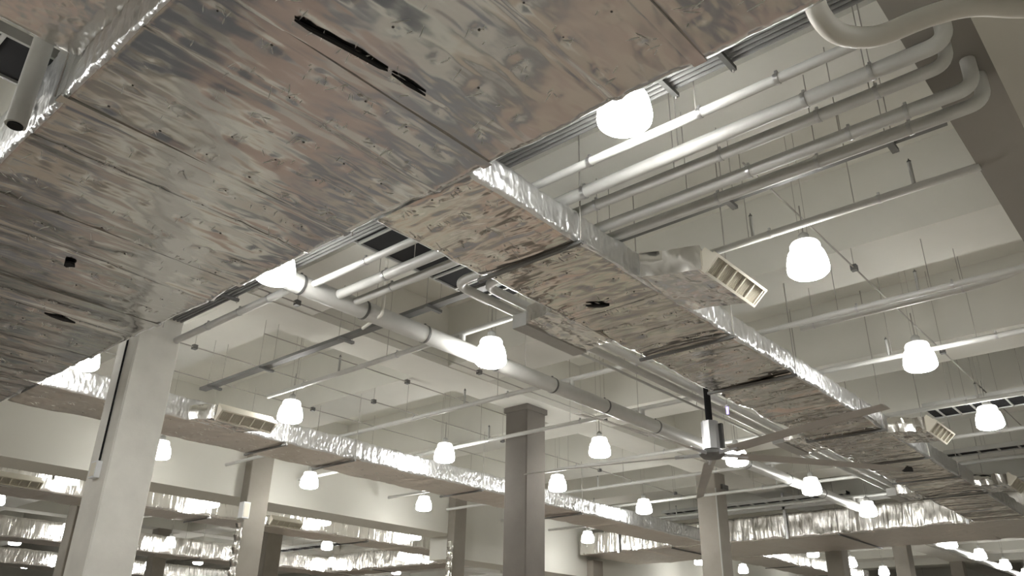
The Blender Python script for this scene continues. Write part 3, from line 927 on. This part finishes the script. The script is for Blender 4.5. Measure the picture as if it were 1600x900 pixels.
# lamps of the same rows just outside the picture, which light the near end of the hall
for x, y in ((LX(-1), LY(1)), (LX(-2), LY(1)), (LX(-2), LY(0)), (LX(-1), LY(2)), (LX(0), -2.05), (LX(1), -2.05), (LX(3), -2.05), (LX(-1), LY(3)), (LX(5), -2.05)):
    lamp(x, y, 'lamp of the same rows beyond the edge of the picture', group='lamps just out of the picture')
for k, m_ in ((8, 0), (10, 0), (9, 2), (8, 3), (10, 3), (6, 4.1), (8, 4.1), (10, 4.1), (7, 5), (9, 5), (6, 6), (8, 6), (10, 6), (7, 7), (9, 7), (6, 8.2), (8, 8.2)):
    lamp(LX(k), LY(m_), 'lamp of the rear rows hidden behind ducts and beams', group='lamps hidden in the rear hall')


# wiring conduits that feed each lamp row
def trunk(y, x0, x1, label, z=4.9):
    t = thing('wiring_conduit', ((x0 + x1) / 2, y, z), label, 'conduit')
    y += 0.09
    MB().tube([(x0, y, z), (x1, y, z)], 0.012, 7).build('conduit_run', M['rod'], t)
    x = 4.2 + 2.0
    while x < x1:
        if x > x0:
            MB().box(x - 0.04, x + 0.04, y - 0.04, y + 0.04, z - 0.04, z + 0.04).build('junction_box', M['steel'], t, smooth=False)
            MB().tube([(x, y, z + 0.04), (x, y, beam_height(x, y))], 0.0045, 6).build('hanger_rod', M['rod'], t)
        x += 4.03


trunk(LY(0), 7.0, 24, 'thin wiring conduit along the right-hand lamp row')
trunk(LY(2), 5.2, 24, 'thin wiring conduit along the lamp row left of the central column')
trunk(LY(3), 5.2, 24, 'thin wiring conduit along the lamp row in front of the white downstand')
trunk(9.75, 5.2, 16.0, 'thin wiring conduit beside the girder over the central column')

trunk(11.75, 6.9, 14.0, 'thin conduit along the far edge of the girder over the central column', 5.12)
trunk(14.9, 5.2, 17.0, 'thin conduit under the beams above the left duct', 5.12)

# ------------------------------------------------------------------ ceiling fan
fx, fy, fz = 11.65, 6.0, 3.1
fan = thing('ceiling_fan', (fx, fy, fz), 'big five-bladed industrial ceiling fan with a silver motor and black drop rod', 'fan')
MB().tube([(fx, fy, fz + 0.5), (fx, fy, DECK)], 0.055, 14).build('drop_rod', M['black'], fan)
mot = MB().prism([(fx + 0.135 * math.cos(a), fy + 0.135 * math.sin(a)) for a in [math.pi / 8 + i * math.pi / 4 for i in range(8)]], 'z', fz + 0.07, fz + 0.52)
mo = mot.build('motor_housing', M['motor'], fan, smooth=False)
MB().box(fx + 0.10, fx + 0.16, fy - 0.16, fy - 0.10, fz + 0.1, fz + 0.5).build('control_box', M['steel'], mo, smooth=False)
MB().lathe([(0.06, -0.09), (0.15, -0.07), (0.20, -0.02), (0.20, 0.03), (0.12, 0.07)], (fx, fy, fz), 18).build('hub', M['steel'], fan)
for k in range(5):
    a = math.radians(-39.5 - 72 * k)
    ca, sa = math.cos(a), math.sin(a)
    n = 24
    secs = []
    for i in range(n + 1):
        r_ = 0.45 + (3.3 - 0.45) * i / n
        half = 0.105 - 0.03 * i / n
        droop = -0.02 - 0.05 * (i / n) ** 2
        pitch = -0.28
        ring = []
        for (c_, h_) in ((-1, 0), (-0.4, 0.016), (0.4, 0.014), (1, 0), (0.4, -0.004), (-0.4, -0.006)):
            off = c_ * half
            ring.append((fx + ca * r_ - sa * off, fy + sa * r_ + ca * off, fz + droop + h_ + off * pitch))
        secs.append(ring)
    mb = MB()
    vs = [p for s_ in secs for p in s_]
    fs = []
    for i in range(n):
        for j in range(6):
            p, q = i * 6 + j, i * 6 + (j + 1) % 6
            fs.append((p, p + 6, q + 6, q))
    fs.append(tuple(range(6)))
    fs.append(tuple(range(n * 6, n * 6 + 6))[::-1])
    mb.add(vs, fs)
    bl = mb.build('blade', M['blade'], fan, angle=35)
    MB().tube([(fx + ca * 0.15, fy + sa * 0.15, fz - 0.01), (fx + ca * 0.6, fy + sa * 0.6, fz - 0.015)], 0.03, 8).build('blade_bracket', M['motor'], bl)
for k in range(3):
    a = k * 2.1
    MB().tube([(fx, fy, fz + 0.9), (fx + 0.5 * math.cos(a), fy + 0.42 * math.sin(a), SOFFIT if False else DECK)], 0.004, 5).build('guy_wire', M['rod'], fan)

# ------------------------------------------------------------------ small things
t = thing('insect_light', (12.3, 5.98, 3.98), 'small violet glowing tube by the fan rod', 'light')
MB().tube([(12.3, 5.98, 3.9), (12.3, 5.98, 4.02)], 0.02, 10).build('glow_tube', M['uv'], t)
MB().tube([(12.3, 5.98, 4.02), (12.3, 5.98, 4.06)], 0.035, 10).build('holder', M['white_box'], t)
MB().tube([(12.3, 5.98, 4.05), (12.3, 5.98, 6.4)], 0.0045, 6).build('hanger_rod', M['rod'], t)

t = thing('foil_pipe', (11.1, 18.95, -1.6), 'crinkled foil pipe standing against the brown-grey column', 'pipe')
pp = [(11.18 + 0.012 * math.sin(i * 2.1), 18.9, -1.6 + 0.1 * i) for i in range(48)]
MB().tube(pp, [0.085 + 0.022 * ((i * 7) % 3 - 1) for i in range(48)], 12).build('pipe_sleeve', M['foil_loose'], t)
t = thing('control_box', (11.2, 18.9, 3.22), 'white upright box at the head of the foil pipe', 'box')
MB().box(11.15, 11.34, 18.8, 19.01, 3.22, 3.62).build('box_body', M['white_box'], t, smooth=False)
MB().box(11.17, 11.32, 18.79, 18.80, 3.25, 3.59).build('box_lid', M['grille'], t, smooth=False)
t = thing('foil_pipe', (18.6, 18.95, -1.6), 'crinkled foil pipe against the thin grey column', 'pipe')
pp = [(18.62 + 0.012 * math.sin(i * 2.3), 18.9, -1.6 + 0.1 * i) for i in range(52)]
MB().tube(pp, [0.085 + 0.022 * ((i * 5) % 3 - 1) for i in range(52)], 12).build('pipe_sleeve', M['foil_loose'], t)
